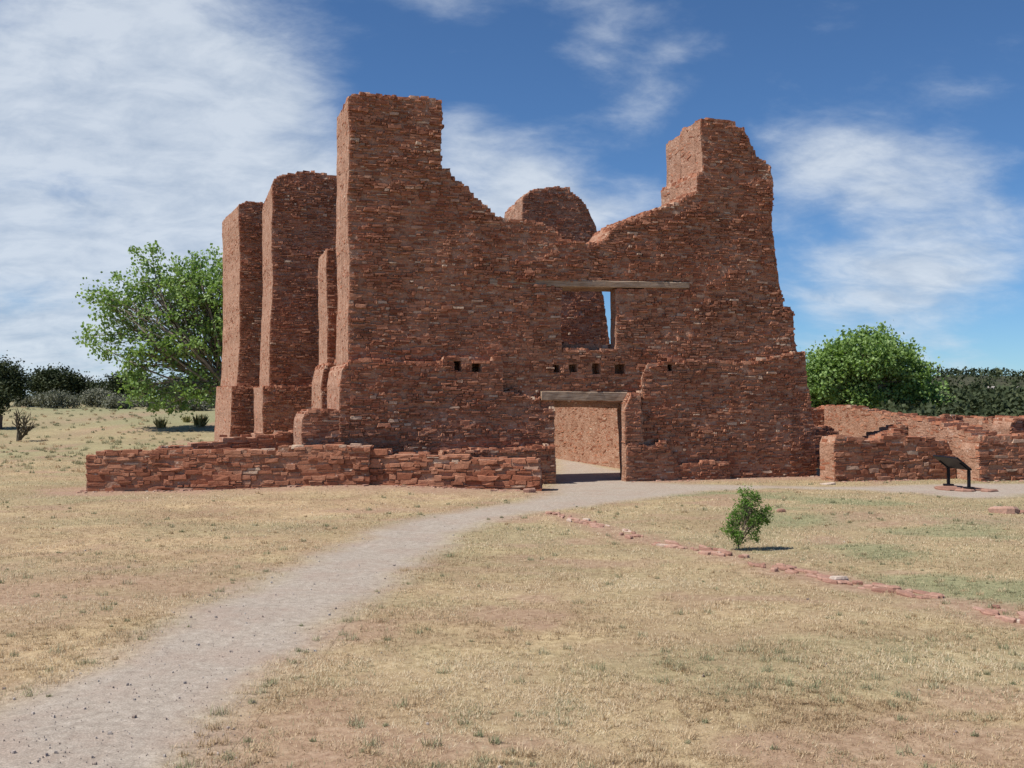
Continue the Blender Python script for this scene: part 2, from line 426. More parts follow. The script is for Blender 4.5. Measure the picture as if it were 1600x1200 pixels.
# ---- facade
fac_top = [(545, 152), (552, 149), (575, 147), (600, 150), (640, 153), (665, 155), (690, 160), (691, 180), (689, 215), (686, 262), (702, 267), (704, 279), (720, 287),
           (733, 298), (741, 309), (756, 322), (770, 334), (785, 341), (830, 345), (862, 352), (880, 372), (905, 374), (936, 381), (944, 377), (956, 360), (970, 350),
           (990, 341), (1012, 334), (1030, 326), (1044, 321), (1058, 318), (1068, 307), (1086, 298), (1087, 272), (1097, 267), (1097, 189), (1110, 186), (1130, 188), (1148, 192),
           (1152, 200), (1166, 207), (1175, 222), (1182, 240), (1192, 252), (1204, 262), (1208, 290), (1207, 340), (1210, 372), (1213, 400), (1217, 440), (1225, 478), (1239, 486), (1240, 520), (1244, 548), (1247, 620), (1250, 770)]
door = [(868, 628), (977, 628), (981, 775), (870, 775)]
doorU = [(866, 628), (982, 628), (986, 790), (868, 790)]
window = [(877, 448), (962, 452), (963, 541), (930, 546), (877, 548)]
windowB = [(862, 448), (983, 452), (985, 538), (862, 538)]
beamhole = [(800, 438), (1076, 440), (1077, 452), (965, 451), (877, 448), (800, 442)]
joists = [rect(708, 564, 721, 579), rect(737, 567, 752, 580), rect(864, 568, 874, 583), rect(888, 568, 901, 585), rect(924, 568, 937, 584), rect(960, 567, 977, 584), rect(1041, 570, 1050, 582)]
w = Wall(.10, .38, .024, 11, .045)
full = fac_top+[(545, 770)]
w.block(PF.P0, U, V*.45, [PF.poly(p) for p in [full, doorU, window, beamhole]+joists], CC, sides=(True, True))
w.block(PB.P0, U, V*1.05, [PF.poly(full)]+[PB.poly(p) for p in [[(866, 636), (984, 636), (990, 790), (866, 790)], windowB]], CC, vis=.8, front=False)
# ---- lower facing, proud of the upper wall
low_l = [(546, 775), (546, 567), (600, 567), (690, 566), (697, 556), (722, 559), (742, 563), (783, 561), (786, 575), (787, 611), (800, 613), (822, 622), (845, 629), (845, 640), (866, 642), (869, 775)]
low_r = [(1002, 778), (1003, 660), (1004, 590), (1012, 573), (1030, 571), (1046, 564), (1085, 562), (1140, 566), (1190, 562), (1225, 556), (1240, 551), (1258, 550), (1260, 590), (1266, 640), (1273, 690), (1277, 745), (1279, 775)]
jamb = [(977, 778), (976, 628), (984, 614), (1000, 612), (1004, 650), (1006, 778)]
PF1 = Pl(O+V*.17, U)
w.block(PF0.P0, U, V*.3, [PF0.poly(p) for p in [low_l]+joists[:2]], CC)
w.block(PF1.P0, U, V*.14, [PF1.poly(p) for p in [low_r, joists[6]]], CC)
w.block(PF0.P0, U, V*.3, [PF0.poly(jamb)], CC)
# extra footing of facade: bench left of the doorway, bump right of it
PQ = Pl(O-V*.45, U)
w.block(PQ.P0, U, V*.45, [PQ.poly([(690, 790), (690, 706), (740, 703), (800, 703), (868, 700), (869, 790)])], CC)
PQ2 = Pl(O-V*.10, U)
w.block(PQ2.P0, U, V*.12, [PQ2.poly([(978, 790), (978, 700), (984, 690), (1003, 695), (1040, 692), (1048, 708), (1060, 728), (1100, 726), (1140, 722), (1145, 790)])], CC)
w.block(PQ2.P0, U, V*.12, [PQ2.poly([(976, 690), (976, 640), (985, 618), (1000, 616), (1002, 690)])], CC)
# wrap of the lower facing round the left corner
w.block(PF0.P0, U, V*2.75, [PF0.poly([(529, 775), (530, 600), (534, 578), (546, 567), (547, 775)])], CC, sides=(True, False))
w.finish('facade_wall', church, 250)
# ---- tower bodies behind the facade plane
w = Wall(.10, .38, .024, 12, .045)
PT = Pl(O+V*1.8, U)
sc = lambda pts, dx, dy: [(x+dx, y+dy) for x, y in pts]
def on_front(pts): return [PF.sz(*p) for p in pts]     # measured on the facade plane, then pushed back
w.block(PT.P0, U, V*1.0, [on_front([(545, 770), (545, 153), (575, 150), (640, 156), (689, 162), (686, 262), (686, 770)])], CC, sides=(True, True), front=False)
w.finish('left_tower', church, 20)
w = Wall(.10, .38, .024, 13, .045)
w.block(PT.P0, U, V*1.1, [on_front([(1088, 770), (1087, 272), (1097, 267), (1097, 194), (1145, 196), (1175, 226), (1204, 268), (1208, 400), (1240, 520), (1250, 770)])], CC, front=False)
w.finish('right_tower', church, 20)
# ---- buttress stub and pier on the left flank
w = Wall(.10, .36, .022, 14, .03)
Ps = Pl(xyZ(511, 34.6), U)
w.block(Ps.P0, U, V*2.3, [Ps.poly([(511, 720), (511, 392), (514, 388), (522, 390), (524, 430), (535, 440), (548, 720)])], CC)
Pk = Pl(xyZ(505, 34.2), U)
w.block(Pk.P0, U, V*2.7, [Pk.poly([(502, 720), (503, 600), (508, 572), (548, 560), (548, 720)])], CC)
w.finish('buttress', church, 15)
w = Wall(.12, .42, .014, 15, .03)
Pp = Pl(O+V*.02, U)
w.block(Pp.P0, U, V*2.4, [Pp.poly([(473, 790), (473, 655), (478, 645), (530, 641), (530, 790)])], CC)
w.finish('pier', church, 25)
# ---- transept and apse masses behind
def mass(name, px, Z, poly, D, seed, nsep, extra=None, amp=.03):
    w = Wall(.10, .38, .024, seed, amp)
    P = Pl(xyZ(px, Z), U); w.block(P.P0, U, D, [P.poly(poly)], CC, sides=(True, False))
    for (px2, Z2, poly2, D2) in (extra or []):
        P = Pl(xyZ(px2, Z2), U); w.block(P.P0, U, D2, [P.poly(poly2)], CC, sides=(True, False))
    return w.finish(name, church, nsep)
mass('transept_wall', 427, 40, [(420, 740), (421, 600), (421, 520), (427, 440), (424, 370), (426, 290), (429, 281), (440, 275), (455, 271), (475, 269), (500, 271), (530, 277), (590, 284), (590, 740)], V*5.2, 16, 40,
     [(412, 39.75, [(410, 770), (411, 604), (600, 603), (600, 770)], V*5.4)])
D1 = xyZ(347, 50.2)-xyZ(373, 46)
mass('side_chapel_wall', 373, 46, [(371, 740), (371, 600), (375, 500), (374, 370), (373, 322), (385, 317), (412, 318), (450, 319), (450, 740)], D1, 17, 25,
     [(360, 45.7, [(356, 770), (358, 700), (363, 604), (450, 603), (450, 770)], xyZ(336, 50.3)-xyZ(360, 45.7))])
mass('rear_wall', 817, 46, [(815, 760), (817, 309), (830, 298), (850, 294), (872, 292), (890, 295), (893, 302), (908, 312), (920, 328), (928, 345), (933, 358), (935, 400), (937, 455), (938, 760)], V*1.2, 18, 15,
     [(812, 47.2, [(803, 760), (804, 325), (812, 314), (826, 308), (870, 306), (900, 330), (905, 760)], V*1.6), (945, 51, [(890, 760), (890, 440), (930, 430), (941, 455), (946, 480), (950, 515), (953, 540), (955, 760)], V*1.5)])
# ---- nave walls (left-facing one is seen lit through the doorway)
w = Wall(.10, .36, .022, 19, .04)
A0 = gp(985, 735); un = (A0-O)@U
far = O+U*un+V*15.0
w.block(far, -V, U*1.2, [[(0, -.3), (0, 4.1), (4, 4.3), (9, 4.0), (13.1, 4.2), (13.1, -.3)]], CC, soft=True)
w.finish('nave_wall', church, 20)
w = Wall(.10, .36, .022, 20, .04)
sl = PF.sz(575, 700)[0]
w.block(O+U*sl+V*9.2, -V, U*1.1, [[(0, -.3), (0, 6.2), (3, 5.5), (6.3, 6.0), (6.3, -.3)]], CC, vis=0, soft=True)
w.finish('nave_wall', church, 0)
# ---- timber lintels
def beam(name, pl, p0, p1, h, proud, depth, seed):
    (s0, z0), (s1, z1) = pl.sz(*p0), pl.sz(*p1); L = s1-s0; r = np.random.default_rng(seed); n = 14; V_ = []; F_ = []
    for i in range(n+1):
        t = i/n; wob = r.uniform(-.008, .008, 4)
        zt = (z1-z0)*t
        prof = [(-depth, -h), (proud-.015, -h), (proud, -h+.02), (proud, -.02), (proud-.015, 0), (-depth, 0)]
        for j, (q, zz) in enumerate(prof): V_.append((L*t, -q+wob[j % 4], zz+zt+wob[(j+1) % 4]))
    for i in range(n):
        for j in range(6):
            a = i*6+j; b = i*6+(j+1) % 6; F_.append((a, b, b+6, a+6))
    me = mesh_np(name, V_, F_, MWD)
    bm_caps = [(0, 1, 2, 3), (0, 3, 4, 5)]
    F2 = F_+bm_caps+[tuple(x+6*n for x in reversed(f)) for f in bm_caps]
    me = mesh_np(name, V_, F2, MWD)
    o = link(name, me, church); P = pl.P0+pl.a*s0-np.array([church.location.x, church.location.y])
    o.location = (P[0], P[1], z0); o.rotation_euler = (0, 0, TH); return o
beam('window_lintel', PF, (765, 436), (1076, 441), .20, .035, .42, 1)
beam('door_lintel', PF, (845, 611), (978, 613), .28, .10, .42, 2)
for k in range(3): # further timbers roofing the door and window openings behind the front ones
    pass
Pq = Pl(O+V*.85, U); beam('window_lintel', Pq, (860, 441), (990, 443), .18, 0, .9, 3)
Pq = Pl(O+V*.85, U); beam('door_lintel', Pq, (850, 618), (1000, 619), .26, 0, .9, 4)

# ---- freestanding low walls
def lowwall(name, label, p0, Z0, p1, Z1, poly, th, seed, nsep, cs, cat='wall', lm=(.16, .56), rough=.018, Dv=None, extra=None, amp=.03, capd=.4, group=None):
    A, B = xyZ(p0, Z0), xyZ(p1, Z1); a = (B-A)/np.linalg.norm(B-A); D = np.array([-a[1], a[0]])*th if Dv is None else Dv
    w = Wall(lm[0], lm[1], rough, seed, amp, .010); P = Pl(A, a)
    w.block(A, a, D, [P.poly(poly)], cs, capd=capd)
    return w.finish(name, None, nsep, label=label, cat=cat, group=group)
CL = Courses(.07, .145, 21, 4)
CR = Courses(.07, .135, 22, 4)
lowwall('stone_wall', 'long knee-high red stone wall at the left, its free end farthest left in front of the church', 135, 28.8, 576, 28.9,
        [(134, 800), (135, 712), (142, 709), (200, 706), (260, 706), (330, 702), (400, 702), (460, 700), (520, 696), (560, 697), (576, 700), (577, 800)], .55, 31, 290, CL)
lowwall('stone_wall', 'low red stone wall ending beside the path just left of the church doorway', 577, 29.05, 842, 28.6,
        [(577, 800), (577, 706), (620, 709), (660, 712), (700, 714), (760, 715), (800, 716), (843, 716), (843, 800)], .5, 32, 220, CL)
lowwall('stone_wall', 'low red stone wall slanting back from the left end of the front wall to the church pier', 160, 29.6, 464, 32.2,
        [(150, 800), (152, 710), (200, 707), (300, 695), (400, 682), (464, 673), (464, 800)], .6, 33, 160, CR)
# ruins right of the church
lowwall('ruin_wall', 'waist-high red stone wall with a notched top standing behind the black sign', 1304, 32.4, 1493, 33.6,
        [(1304, 790), (1303, 690), (1308, 684), (1330, 681), (1345, 683), (1362, 690), (1375, 689), (1388, 681), (1400, 679), (1430, 681), (1455, 684), (1468, 685), (1482, 690), (1488, 706), (1492, 715), (1494, 790)], .8, 34, 250, CR, lm=(.14, .5))
lowwall('ruin_wall', 'red stone cross wall with sloping lit top behind the notched wall', 1346, 35.6, 1468, 36.2,
        [(1330, 790), (1335, 694), (1350, 690), (1375, 681), (1400, 670), (1425, 662), (1440, 658), (1468, 656), (1468, 790)], .9, 35, 90, CR, lm=(.14, .5))
def depthwall(label, pnear, Znear, length, heights, th, seed, nsep, D=None, along=None):
    A = xyZ(pnear, Znear); al = V if along is None else along; far = A+al*length; w = Wall(.10, .36, .012, seed, .02, .01); n = len(heights)
    poly = [(0, -.3)]+[(length*i/(n-1), h) for i, h in enumerate(heights)]+[(length, -.3)]
    w.block(far, -al, U*th, [poly], CR, capd=.55, soft=True); return w.finish('ruin_wall', None, nsep, label=label, cat='wall')
depthwall('sunlit red stone wall running back from the gap to the right of the sign', 1532, 32.6, 3.4, [1.85, 1.8, 1.6, 1.3], 1.0, 36, 90)
depthwall('long sunlit red stone wall farthest back between the church and the dark cross wall', 1475, 36.8, 7.6, [2.25, 2.2, 2.0, 1.85, 1.9], .8, 37, 120)
depthwall('long sunlit red stone wall at the right edge behind the front walls', 1700, 33.4, 7.5, [1.8, 1.85, 1.8, 1.85, 1.8, 1.7], .9, 38, 120)
lowwall('ruin_wall', 'red stone front wall at the right edge beside the gap', 1531, 32.5, 1720, 33.8,
        [(1531, 790), (1530, 700), (1534, 692), (1545, 690), (1570, 686), (1600, 682), (1650, 678), (1720, 676), (1720, 790)], .8, 39, 120, CR, lm=(.14, .5))
lowwall('ruin_wall', 'small dark stub of red stone wall at the back, against the right side of the church', 1225, 43, 1295, 43.8,
        [(1225, 790), (1225, 640), (1292, 638), (1295, 642), (1295, 790)], .8, 40, 30, CR, lm=(.14, .5))
lowwall('ruin_wall', 'low ledge of red stone wall in the shade beside the right corner of the church', 1235, 38.5, 1300, 39,
        [(1235, 790), (1235, 664), (1270, 664), (1300, 668), (1312, 676), (1312, 790)], 1.4, 41, 30, CR, lm=(.14, .5))
lowwall('ruin_wall', 'short raised block of dark red stone at the far right edge', 1578, 34.8, 1680, 35.4,
        [(1575, 790), (1577, 668), (1582, 654), (1600, 650), (1680, 650), (1680, 790)], .9, 42, 30, CR, lm=(.14, .5))

# ------------------------------------------------------------------ ground
path_px_l = [(-160, 1200), (0, 1103), (100, 1058), (200, 1008), (300, 957), (400, 912), (500, 864), (580, 832), (640, 811), (720, 796), (800, 787), (845, 780), (862, 772), (868, 756)]
path_px_u = [(870, 715), (985, 738), (984, 753), (1040, 755), (1100, 757), (1200, 759), (1280, 761), (1400, 759), (1500, 756), (1600, 756), (1900, 757)]
path_px_r = [(1900, 775), (1600, 772), (1560, 778), (1500, 777), (1450, 772), (1350, 766), (1200, 763), (1100, 768), (1000, 779), (920, 790), (850, 798), (780, 809), (730, 826), (680, 860), (620, 903), (560, 948), (500, 1000), (420, 1062), (345, 1132), (280, 1200), (150, 1330), (-500, 1500)]
path_poly = [tuple(gp(*p)) for p in path_px_l+path_px_u+path_px_r]
edge_px = [(868, 803), (905, 815), (950, 823), (1000, 838), (1040, 848), (1090, 856), (1140, 866), (1180, 877), (1230, 888), (1310, 903), (1380, 915), (1440, 925), (1500, 938), (1540, 948), (1600, 965), (1700, 990)]
edge_line = [tuple(gp(*p)) for p in edge_px]
wall_lines = [[tuple(xyZ(135, 28.6)), tuple(xyZ(576, 28.7)), tuple(xyZ(842, 28.4))], [tuple(O), tuple(O+U*14)], [tuple(xyZ(160, 29.6)), tuple(xyZ(460, 32))], [tuple(xyZ(340, 48)), tuple(xyZ(400, 40))]]
def gz(x, y):
    d = np.hypot(x, y-30); flat = np.clip((np.abs(y-36)-5)/8, 0, 1)
    z = (fbm(x*.22, y*.22, 5, 3)-.5)*.22*np.clip((30-y)/10, 0, 1)+(fbm(x*.9, y*.9, 9, 3)-.5)*.05*np.clip((31-y)/6, 0, 1)
    t = np.clip((y-41-np.clip(x+6, 0, 20)*.6)/42, 0, 1); z = z+1.95*t*t*(3-2*t)+(fbm(x*.12+5, y*.12, 15, 3)-.5)*.5*np.clip((y-44)/20, 0, 1)*np.clip((400-y)/300, 0, 1)
    z = z+.17*np.exp(-((x+4.)/4.)**2-((y-28.9)/2.2)**2)
    return z
def masks(x, y):
    nn = fbm(x*1.3, y*1.3, 31, 4)-.5
    xw = x+nn*.55; yw = y+(fbm(x*1.3+9, y*1.3, 37, 4)-.5)*.55
    inp = inpoly(xw, yw, path_poly)
    d = polydist(xw, yw, path_poly+[path_poly[0]])
    sd = np.where(inp, d, -d)
    pm = np.clip(.5+sd/.75, 0, 1)
    dw = np.full(np.shape(x), 1e9)
    for L in wall_lines: dw = np.minimum(dw, polydist(x, y, L))
    dirt = np.clip(1.25-dw/1.5+nn*1.6, 0, 1)
    de = polydist(x, y, edge_line); dirt = np.maximum(dirt, np.clip(1.1-(de-.1)/.55+nn*1.5, 0, 1)*.9)
    patch = fbm(x*.55+3, y*.9, 41, 5); dirt = np.maximum(dirt, np.clip((patch-.62)/.11, 0, 1)*.72*(y > 4))
    ll = gp(30, 920); dl = np.hypot((x-ll[0])/4.5, (y-ll[1])/2.6); dirt = np.maximum(dirt, np.clip(1.1-dl+nn*2.2, 0, 1)*.75)
    # sunken greener plot beyond the stone edging
    ex = np.array([p[0] for p in edge_line]); ey = np.array([p[1] for p in edge_line])
    beyond = (y > np.interp(x, ex, ey)) & (x > ex[0]) & (x < 40)
    green = np.clip((fbm(x*.35, y*.5, 51, 4)-.47)/.2, 0, 1)*np.where(beyond & (y < 30), .9, .25)
    green = np.maximum(green, np.where(beyond, .22, 0)); green = np.maximum(green, np.clip((y-40)/10, 0, 1)*(.42+.9*np.clip(fbm(x*.1, y*.22, 57, 4)-.42, 0, 1)*2.2)); green = np.clip(green, 0, 1)
    br = gp(1420, 810); dirt = np.maximum(dirt, np.clip(1.0-np.hypot((x-br[0])/3.6, (y-br[1])/1.9)+nn*2.2, 0, 1)*.65)
    return pm, dirt, green
def geomspace_out(a, b, n): return list(a+(b-a)*((np.arange(1, n+1)/n)**3.2))
xs = np.array([-v for v in reversed(geomspace_out(22, 3500, 46))]+list(np.arange(-22, 22.01, .18))+geomspace_out(22, 3500, 46))
ys = np.array([-v for v in reversed(geomspace_out(4, 600, 14))]+list(np.arange(-4, 4, .8))+list(np.arange(4, 47, .18))+geomspace_out(47, 5000, 64))
X, Y = np.meshgrid(xs, ys); Z_ = gz(X, Y); pm, dirt, green = masks(X, Y)
Vg = np.stack([X, Y, Z_], -1).reshape(-1, 3); nx, ny = len(xs), len(ys)
i, j = np.meshgrid(np.arange(nx-1), np.arange(ny-1)); a = (j*nx+i).ravel(); Fg = np.stack([a, a+1, a+nx+1, a+nx], 1)
def ground_mat():
    m, t, b = newmat('dry_grass_and_red_soil', .95); p = geo_pos(t)
    A = lambda n: N(t, 'ShaderNodeAttribute', attribute_name=n).outputs['Fac']
    nf = noise(t, p, 9, 8, .75); nb = noise(t, p, 1.1, 6, .68); ng = noise(t, p, 60, 4, .7)
    straw = ramp(t, nf, [(.3, (.225, .148, .085)), (.5, (.43, .315, .185)), (.7, (.60, .47, .305))])
    lb = noise(t, p, .35, 5, .6); straw = mixc(t, 1., straw, ramp(t, lb, [(.35, (.72, .70, .66)), (.65, (1.22, 1.2, 1.15))]), 'MULTIPLY')
    straw = mixc(t, ramp(t, nb, [(.42, (0, 0, 0)), (.66, (.75,)*3)]), straw, (.33, .205, .13))
    grn = ramp(t, nf, [(.3, (.16, .155, .075)), (.7, (.34, .33, .18))])
    far_n = noise(t, p, .09, 5, .6)
    soil = ramp(t, nf, [(.32, (.22, .128, .082)), (.5, (.34, .217, .145)), (.7, (.45, .32, .225))])
    grav = ramp(t, nf, [(.3, (.27, .222, .178)), (.5, (.38, .318, .258)), (.7, (.48, .412, .34))]); grav = mixc(t, ramp(t, nb, [(.45, (0, 0, 0)), (.65, (.5,)*3)]), grav, (.34, .245, .19))
    grav = mixc(t, .35, grav, ramp(t, ng, [(.3, (.6,)*3), (.7, (1.35,)*3)]), 'MULTIPLY')
    c = mixc(t, A('green'), straw, grn); c = mixc(t, ramp(t, far_n, [(.42, (0, 0, 0)), (.6, (.35,)*3)]), c, grn)
    c = mixc(t, A('dirt'), c, soil); c = mixc(t, A('pathm'), c, grav)
    c = mixc(t, .6, c, ramp(t, ng, [(.3, (.6,)*3), (.7, (1.3,)*3)]), 'MULTIPLY'); nz = noise(t, p, 240, 3, .7); c = mixc(t, .5, c, ramp(t, nz, [(.3, (.6,)*3), (.7, (1.35,)*3)]), 'MULTIPLY')
    t.links.new(c, b.inputs['Base Color'])
    h = mathn(t, 'ADD', nf, mathn(t, 'MULTIPLY', ng, .5)); bump(t, b, h, .7, .016); return m
MGR = ground_mat()
me = mesh_np('ground', Vg, Fg, MGR, {'pathm': pm.ravel(), 'dirt': dirt.ravel(), 'green': green.ravel()}, True)
link('ground', me, kind='structure')
# gravel path sheet
Vp = Vg+np.array([0, 0, .0025]); pmm, dd, gg = pm, dirt, green; Fp = Fg[(Vg[Fg[:, 0], 1] > 4) & (Vg[Fg[:, 0], 1] < 46.9) & (np.abs(Vg[Fg[:, 0], 0]) < 21.8)]
pf = pmm.ravel(); ok = pf[Fp].mean(1) > .15; Fp = Fp[ok]; used = np.unique(Fp); rem = np.full(len(Vp), -1); rem[used] = np.arange(len(used)); Fp = rem[Fp]
me = mesh_np('gravel_path', Vp[used], Fp, MGR, {'pathm': pf[used], 'dirt': dd.ravel()[used], 'green': gg.ravel()[used]}, True)
link('gravel_path', me, kind='structure')

# ------------------------------------------------------------------ grass
def grass_mat():
    m, t, b = newmat('dry_grass_blade', .8)
    at = N(t, 'ShaderNodeAttribute', attribute_name='tint')
    c = ramp(t, at.outputs['Fac'], [(0, (.28, .185, .105)), (.25, (.50, .37, .22)), (.5, (.71, .56, .37)), (.6, (.80, .68, .49)), (.66, (.34, .32, .19)), (.85, (.26, .265, .15)), (1, (.15, .18, .09))])
    t.links.new(c, b.inputs['Base Color'])
    tr = N(t, 'ShaderNodeBsdfTranslucent'); mx = N(t, 'ShaderNodeMixShader'); mx.inputs[0].default_value = .2; t.links.new(c, tr.inputs[0])
    t.links.new(b.outputs[0], mx.inputs[1]); t.links.new(tr.outputs[0], mx.inputs[2]); t.links.new(mx.outputs[0], t.nodes['Material Output'].inputs[0]); return m
MGB = grass_mat()
def grass(n):
    u = rng.random(n); y0, y1 = 5.2, 46.
    y = (y0**-.75+(y1**-.75-y0**-.75)*u)**(-1/.75)
    x = rng.uniform(-1, 1, n)*(y*.56+1.5)
    # gather blades into tufts
    k = 7; tx = vnoise(x*k, y*k, 61); x = x+(vnoise(x*9, y*9, 62)-.5)*.12; y = y+(vnoise(x*9, y*9, 63)-.5)*.12
    pm, dirt, green = masks(x, y); dens = (1-np.clip(pm*1.5-.15, 0, 1))*(1-dirt*.93)
    clump = fbm(x*3.2, y*3.2, 71, 4); dens = dens*np.clip((clump-.25)/.25, .3, 1)
    inb = ((x-O[0])*V[0]+(y-O[1])*V[1] > -.5) & ((x-O[0])*U[0]+(y-O[1])*U[1] > -11)
    dens = dens*np.where(inb, 0.0, 1)
    ok = rng.random(n) < dens; x, y, green, dirt, clump = x[ok], y[ok], green[ok], dirt[ok], clump[ok]; n = len(x)
    az = rng.uniform(0, 2*np.pi, n)+1.5*vnoise(x*1.5, y*1.5, 77)
    L = rng.uniform(.025, .085, n)*(.7+.9*np.clip(clump-.3, 0, .6)); lean = rng.uniform(.15, 1.35, n)
    w = np.maximum(rng.uniform(.003, .006, n), y*.00042)
    fresh = vnoise(x*2.1, y*2.1, 79)
    t = np.clip(rng.normal(.33, .17, n)+.75*(fbm(x*.45, y*.7, 81, 4)-.5), 0, .62); gsel = rng.random(n) < np.clip(green*.85+.03+np.clip(fresh-.75, 0, 1)*1.6, 0, .9)
    t = np.where(gsel, rng.uniform(.64, .95, n), t); L = np.where(gsel, L*1.15, L)
    z = gz(x, y); d = np.stack([np.cos(az)*np.sin(lean), np.sin(az)*np.sin(lean), np.cos(lean)], 1); s = np.stack([-np.sin(az), np.cos(az), 0*az], 1)*w[:, None]*.5
    B = np.stack([x, y, z-.005], 1); M = B+d*(L*.55)[:, None]
    d2 = d.copy(); d2[:, 2] *= .3; T = M+d2*(L*.45)[:, None]
    P = np.stack([B-s*1.2, B+s*1.2, T], 1); ia = np.arange(n)*3
    me = mesh_np('dry_grass', P.reshape(-1, 3), np.stack([ia, ia+1, ia+2], 1), MGB, {'tint': np.repeat(t, 3)})
    link('dry_grass', me, label='short bleached dry grass over red soil', cat='grass', kind='stuff')
    return x, y
grass(1500000)
# greener weed tufts scattered over the lawn
def tufts(n, ya=5.5, yb=32., big=1.):
    u = rng.random(n); y = (ya**-.6+(yb**-.6-ya**-.6)*u)**(-1/.6); x = rng.uniform(-1, 1, n)*(y*.52+.5)
    pm, dirt, green = masks(x, y); ok = (rng.random(n) < .25+green) & (pm < .55) | ((pm > .3) & (pm < .8) & (rng.random(n) < .35)); x, y = x[ok], y[ok]
    inb = ((x-O[0])*V[0]+(y-O[1])*V[1] > -.8) & ((x-O[0])*U[0]+(y-O[1])*U[1] > -(12 if big > 1 else 40)); x, y = x[~inb], y[~inb]
    n = len(x); k = 34; R0 = rng.uniform(.02, .085, n)*big
    X = np.repeat(x, k); Y_ = np.repeat(y, k); rr = np.repeat(R0, k); az = rng.uniform(0, 6.283, n*k); q = np.sqrt(rng.random(n*k))*rr
    X = X+np.cos(az)*q; Y_ = Y_+np.sin(az)*q*.8; L = rng.uniform(.4, 1.1, n*k)*(rr*.9+.015); lean = rng.uniform(.1, 1.2, n*k); az = rng.uniform(0, 6.283, n*k); w = np.maximum(.006, Y_*.00045)
    d = np.stack([np.cos(az)*np.sin(lean), np.sin(az)*np.sin(lean), np.cos(lean)], 1); s = np.stack([-np.sin(az), np.cos(az), 0*az], 1)*w[:, None]*.5
    B = np.stack([X, Y_, gz(X, Y_)], 1); M = B+d*L[:, None]; P = np.stack([B-s, B+s, M+s*.4, M-s*.4], 1); ia = np.arange(n*k)*4
    tn = np.repeat(np.repeat(rng.choice([.2, .35, .68, .72, .8, .88], n), k)+rng.uniform(-.05, .03, n*k), 4)
    me = mesh_np('weed_tufts', P.reshape(-1, 3), np.stack([ia, ia+1, ia+2, ia+3], 1), MGB, {'tint': tn})
    link('weed_tufts', me, label='small green and grey weed tufts scattered in the dry grass', cat='weeds', kind='stuff')
tufts(1900); tufts(4200, 36., 100., 2.2)
# pebbles on the path
MPB = stone_material('gravel', (.26, .20, .17), (.38, .31, .27), (.48, .42, .37), (.58, .54, .49), (.36, .28, .23))
def pebbles(n):
    u = rng.random(n); y = (5.5**-.9+(30**-.9-5.5**-.9)*u)**(-1/.9); x = rng.uniform(-1, .95, n)*(y*.53+.5)
    pm, dirt, green = masks(x, y); ok = rng.random(n) < np.where(pm > .5, .8, np.where(pm > .1, .9, .04)); x, y = x[ok], y[ok]; inb = ((x-O[0])*V[0]+(y-O[1])*V[1] > -.3); x, y = x[~inb], y[~inb]; n = len(x)
    sz = .003+.008*rng.random(n)**9*1.6; g = stone_geo(n, sz, sz*rng.uniform(.6, 1, n), sz*.6, sz*.9, .9, rng); az = rng.uniform(0, 6.283, n)
    E = np.stack([np.cos(az), np.sin(az), 0*az], 1); Wd = np.stack([-np.sin(az), np.cos(az), 0*az], 1); Fr = np.array([[0, 0, 1.]])
    c = np.stack([x, y, gz(x, y)+.009], 1); P = c[:, None]+g[..., 0:1]*E[:, None]+g[..., 1:2]*Wd[:, None]+g[..., 2:3]*Fr[:, None]
    Fc = (SF[None]+18*np.arange(n)[:, None, None]).reshape(-1, 4)
    me = mesh_np('gravel', P.reshape(-1, 3), Fc, MPB, {'tint': np.repeat(rng.random(n), 18)}); link('gravel', me, label='loose grey and pink gravel on the path', cat='gravel', kind='stuff')
pebbles(6500)

# ------------------------------------------------------------------ rocks
def rockmesh(seed, n=3):
    """a chipped slab: jittered many-sided outline in three rings"""
    r = np.random.default_rng(seed); k = 9; a = np.sort(r.uniform(0, 2*np.pi, k)); a = np.linspace(0, 2*np.pi, k, endpoint=False)+r.uniform(-.25, .25, k)
    rad = r.uniform(.72, 1.05, k)*.5; V_ = []
    for (s, z) in ((1., -.5), (1.02, .22), (.84, .45)):
        for i in range(k): V_.append((math.cos(a[i])*rad[i]*s*(1+r.uniform(-.06, .06)), math.sin(a[i])*rad[i]*s, z+r.uniform(-.08, .08)))
    V_.append((0, 0, .5)); F_ = []
    for q in range(2):
        for i in range(k): j = (i+1) % k; F_.append((q*k+i, q*k+j, (q+1)*k+j, (q+1)*k+i))
    for i in range(k): j = (i+1) % k; F_.append((2*k+i, 2*k+j, 3*k, 3*k))
    me = bpy.data.meshes.new('rock'); me.from_pydata(V_, [], [f if f[2] != f[3] else f[:3] for f in F_]); me.materials.append(MRK); me.polygons.foreach_set('use_smooth', [False]*len(me.polygons))
    at = me.attributes.new('tint', 'FLOAT', 'POINT'); at.data.foreach_set('value', np.full(len(V_), (seed*.37) % .9, np.float32)); return me
rocks = [rockmesh(s) for s in range(14)]
org = gp(1230, 888)
edging = empty('stone_edging', (org[0], org[1], 0), label='broken row of flat red stones crossing the lawn from the path to the right edge', cat='stone edging')
pts = np.array(edge_line); seg = np.hypot(*np.diff(pts, axis=0).T); cum = np.concatenate([[0], np.cumsum(seg)]); Ltot = cum[-1]
s = 0.
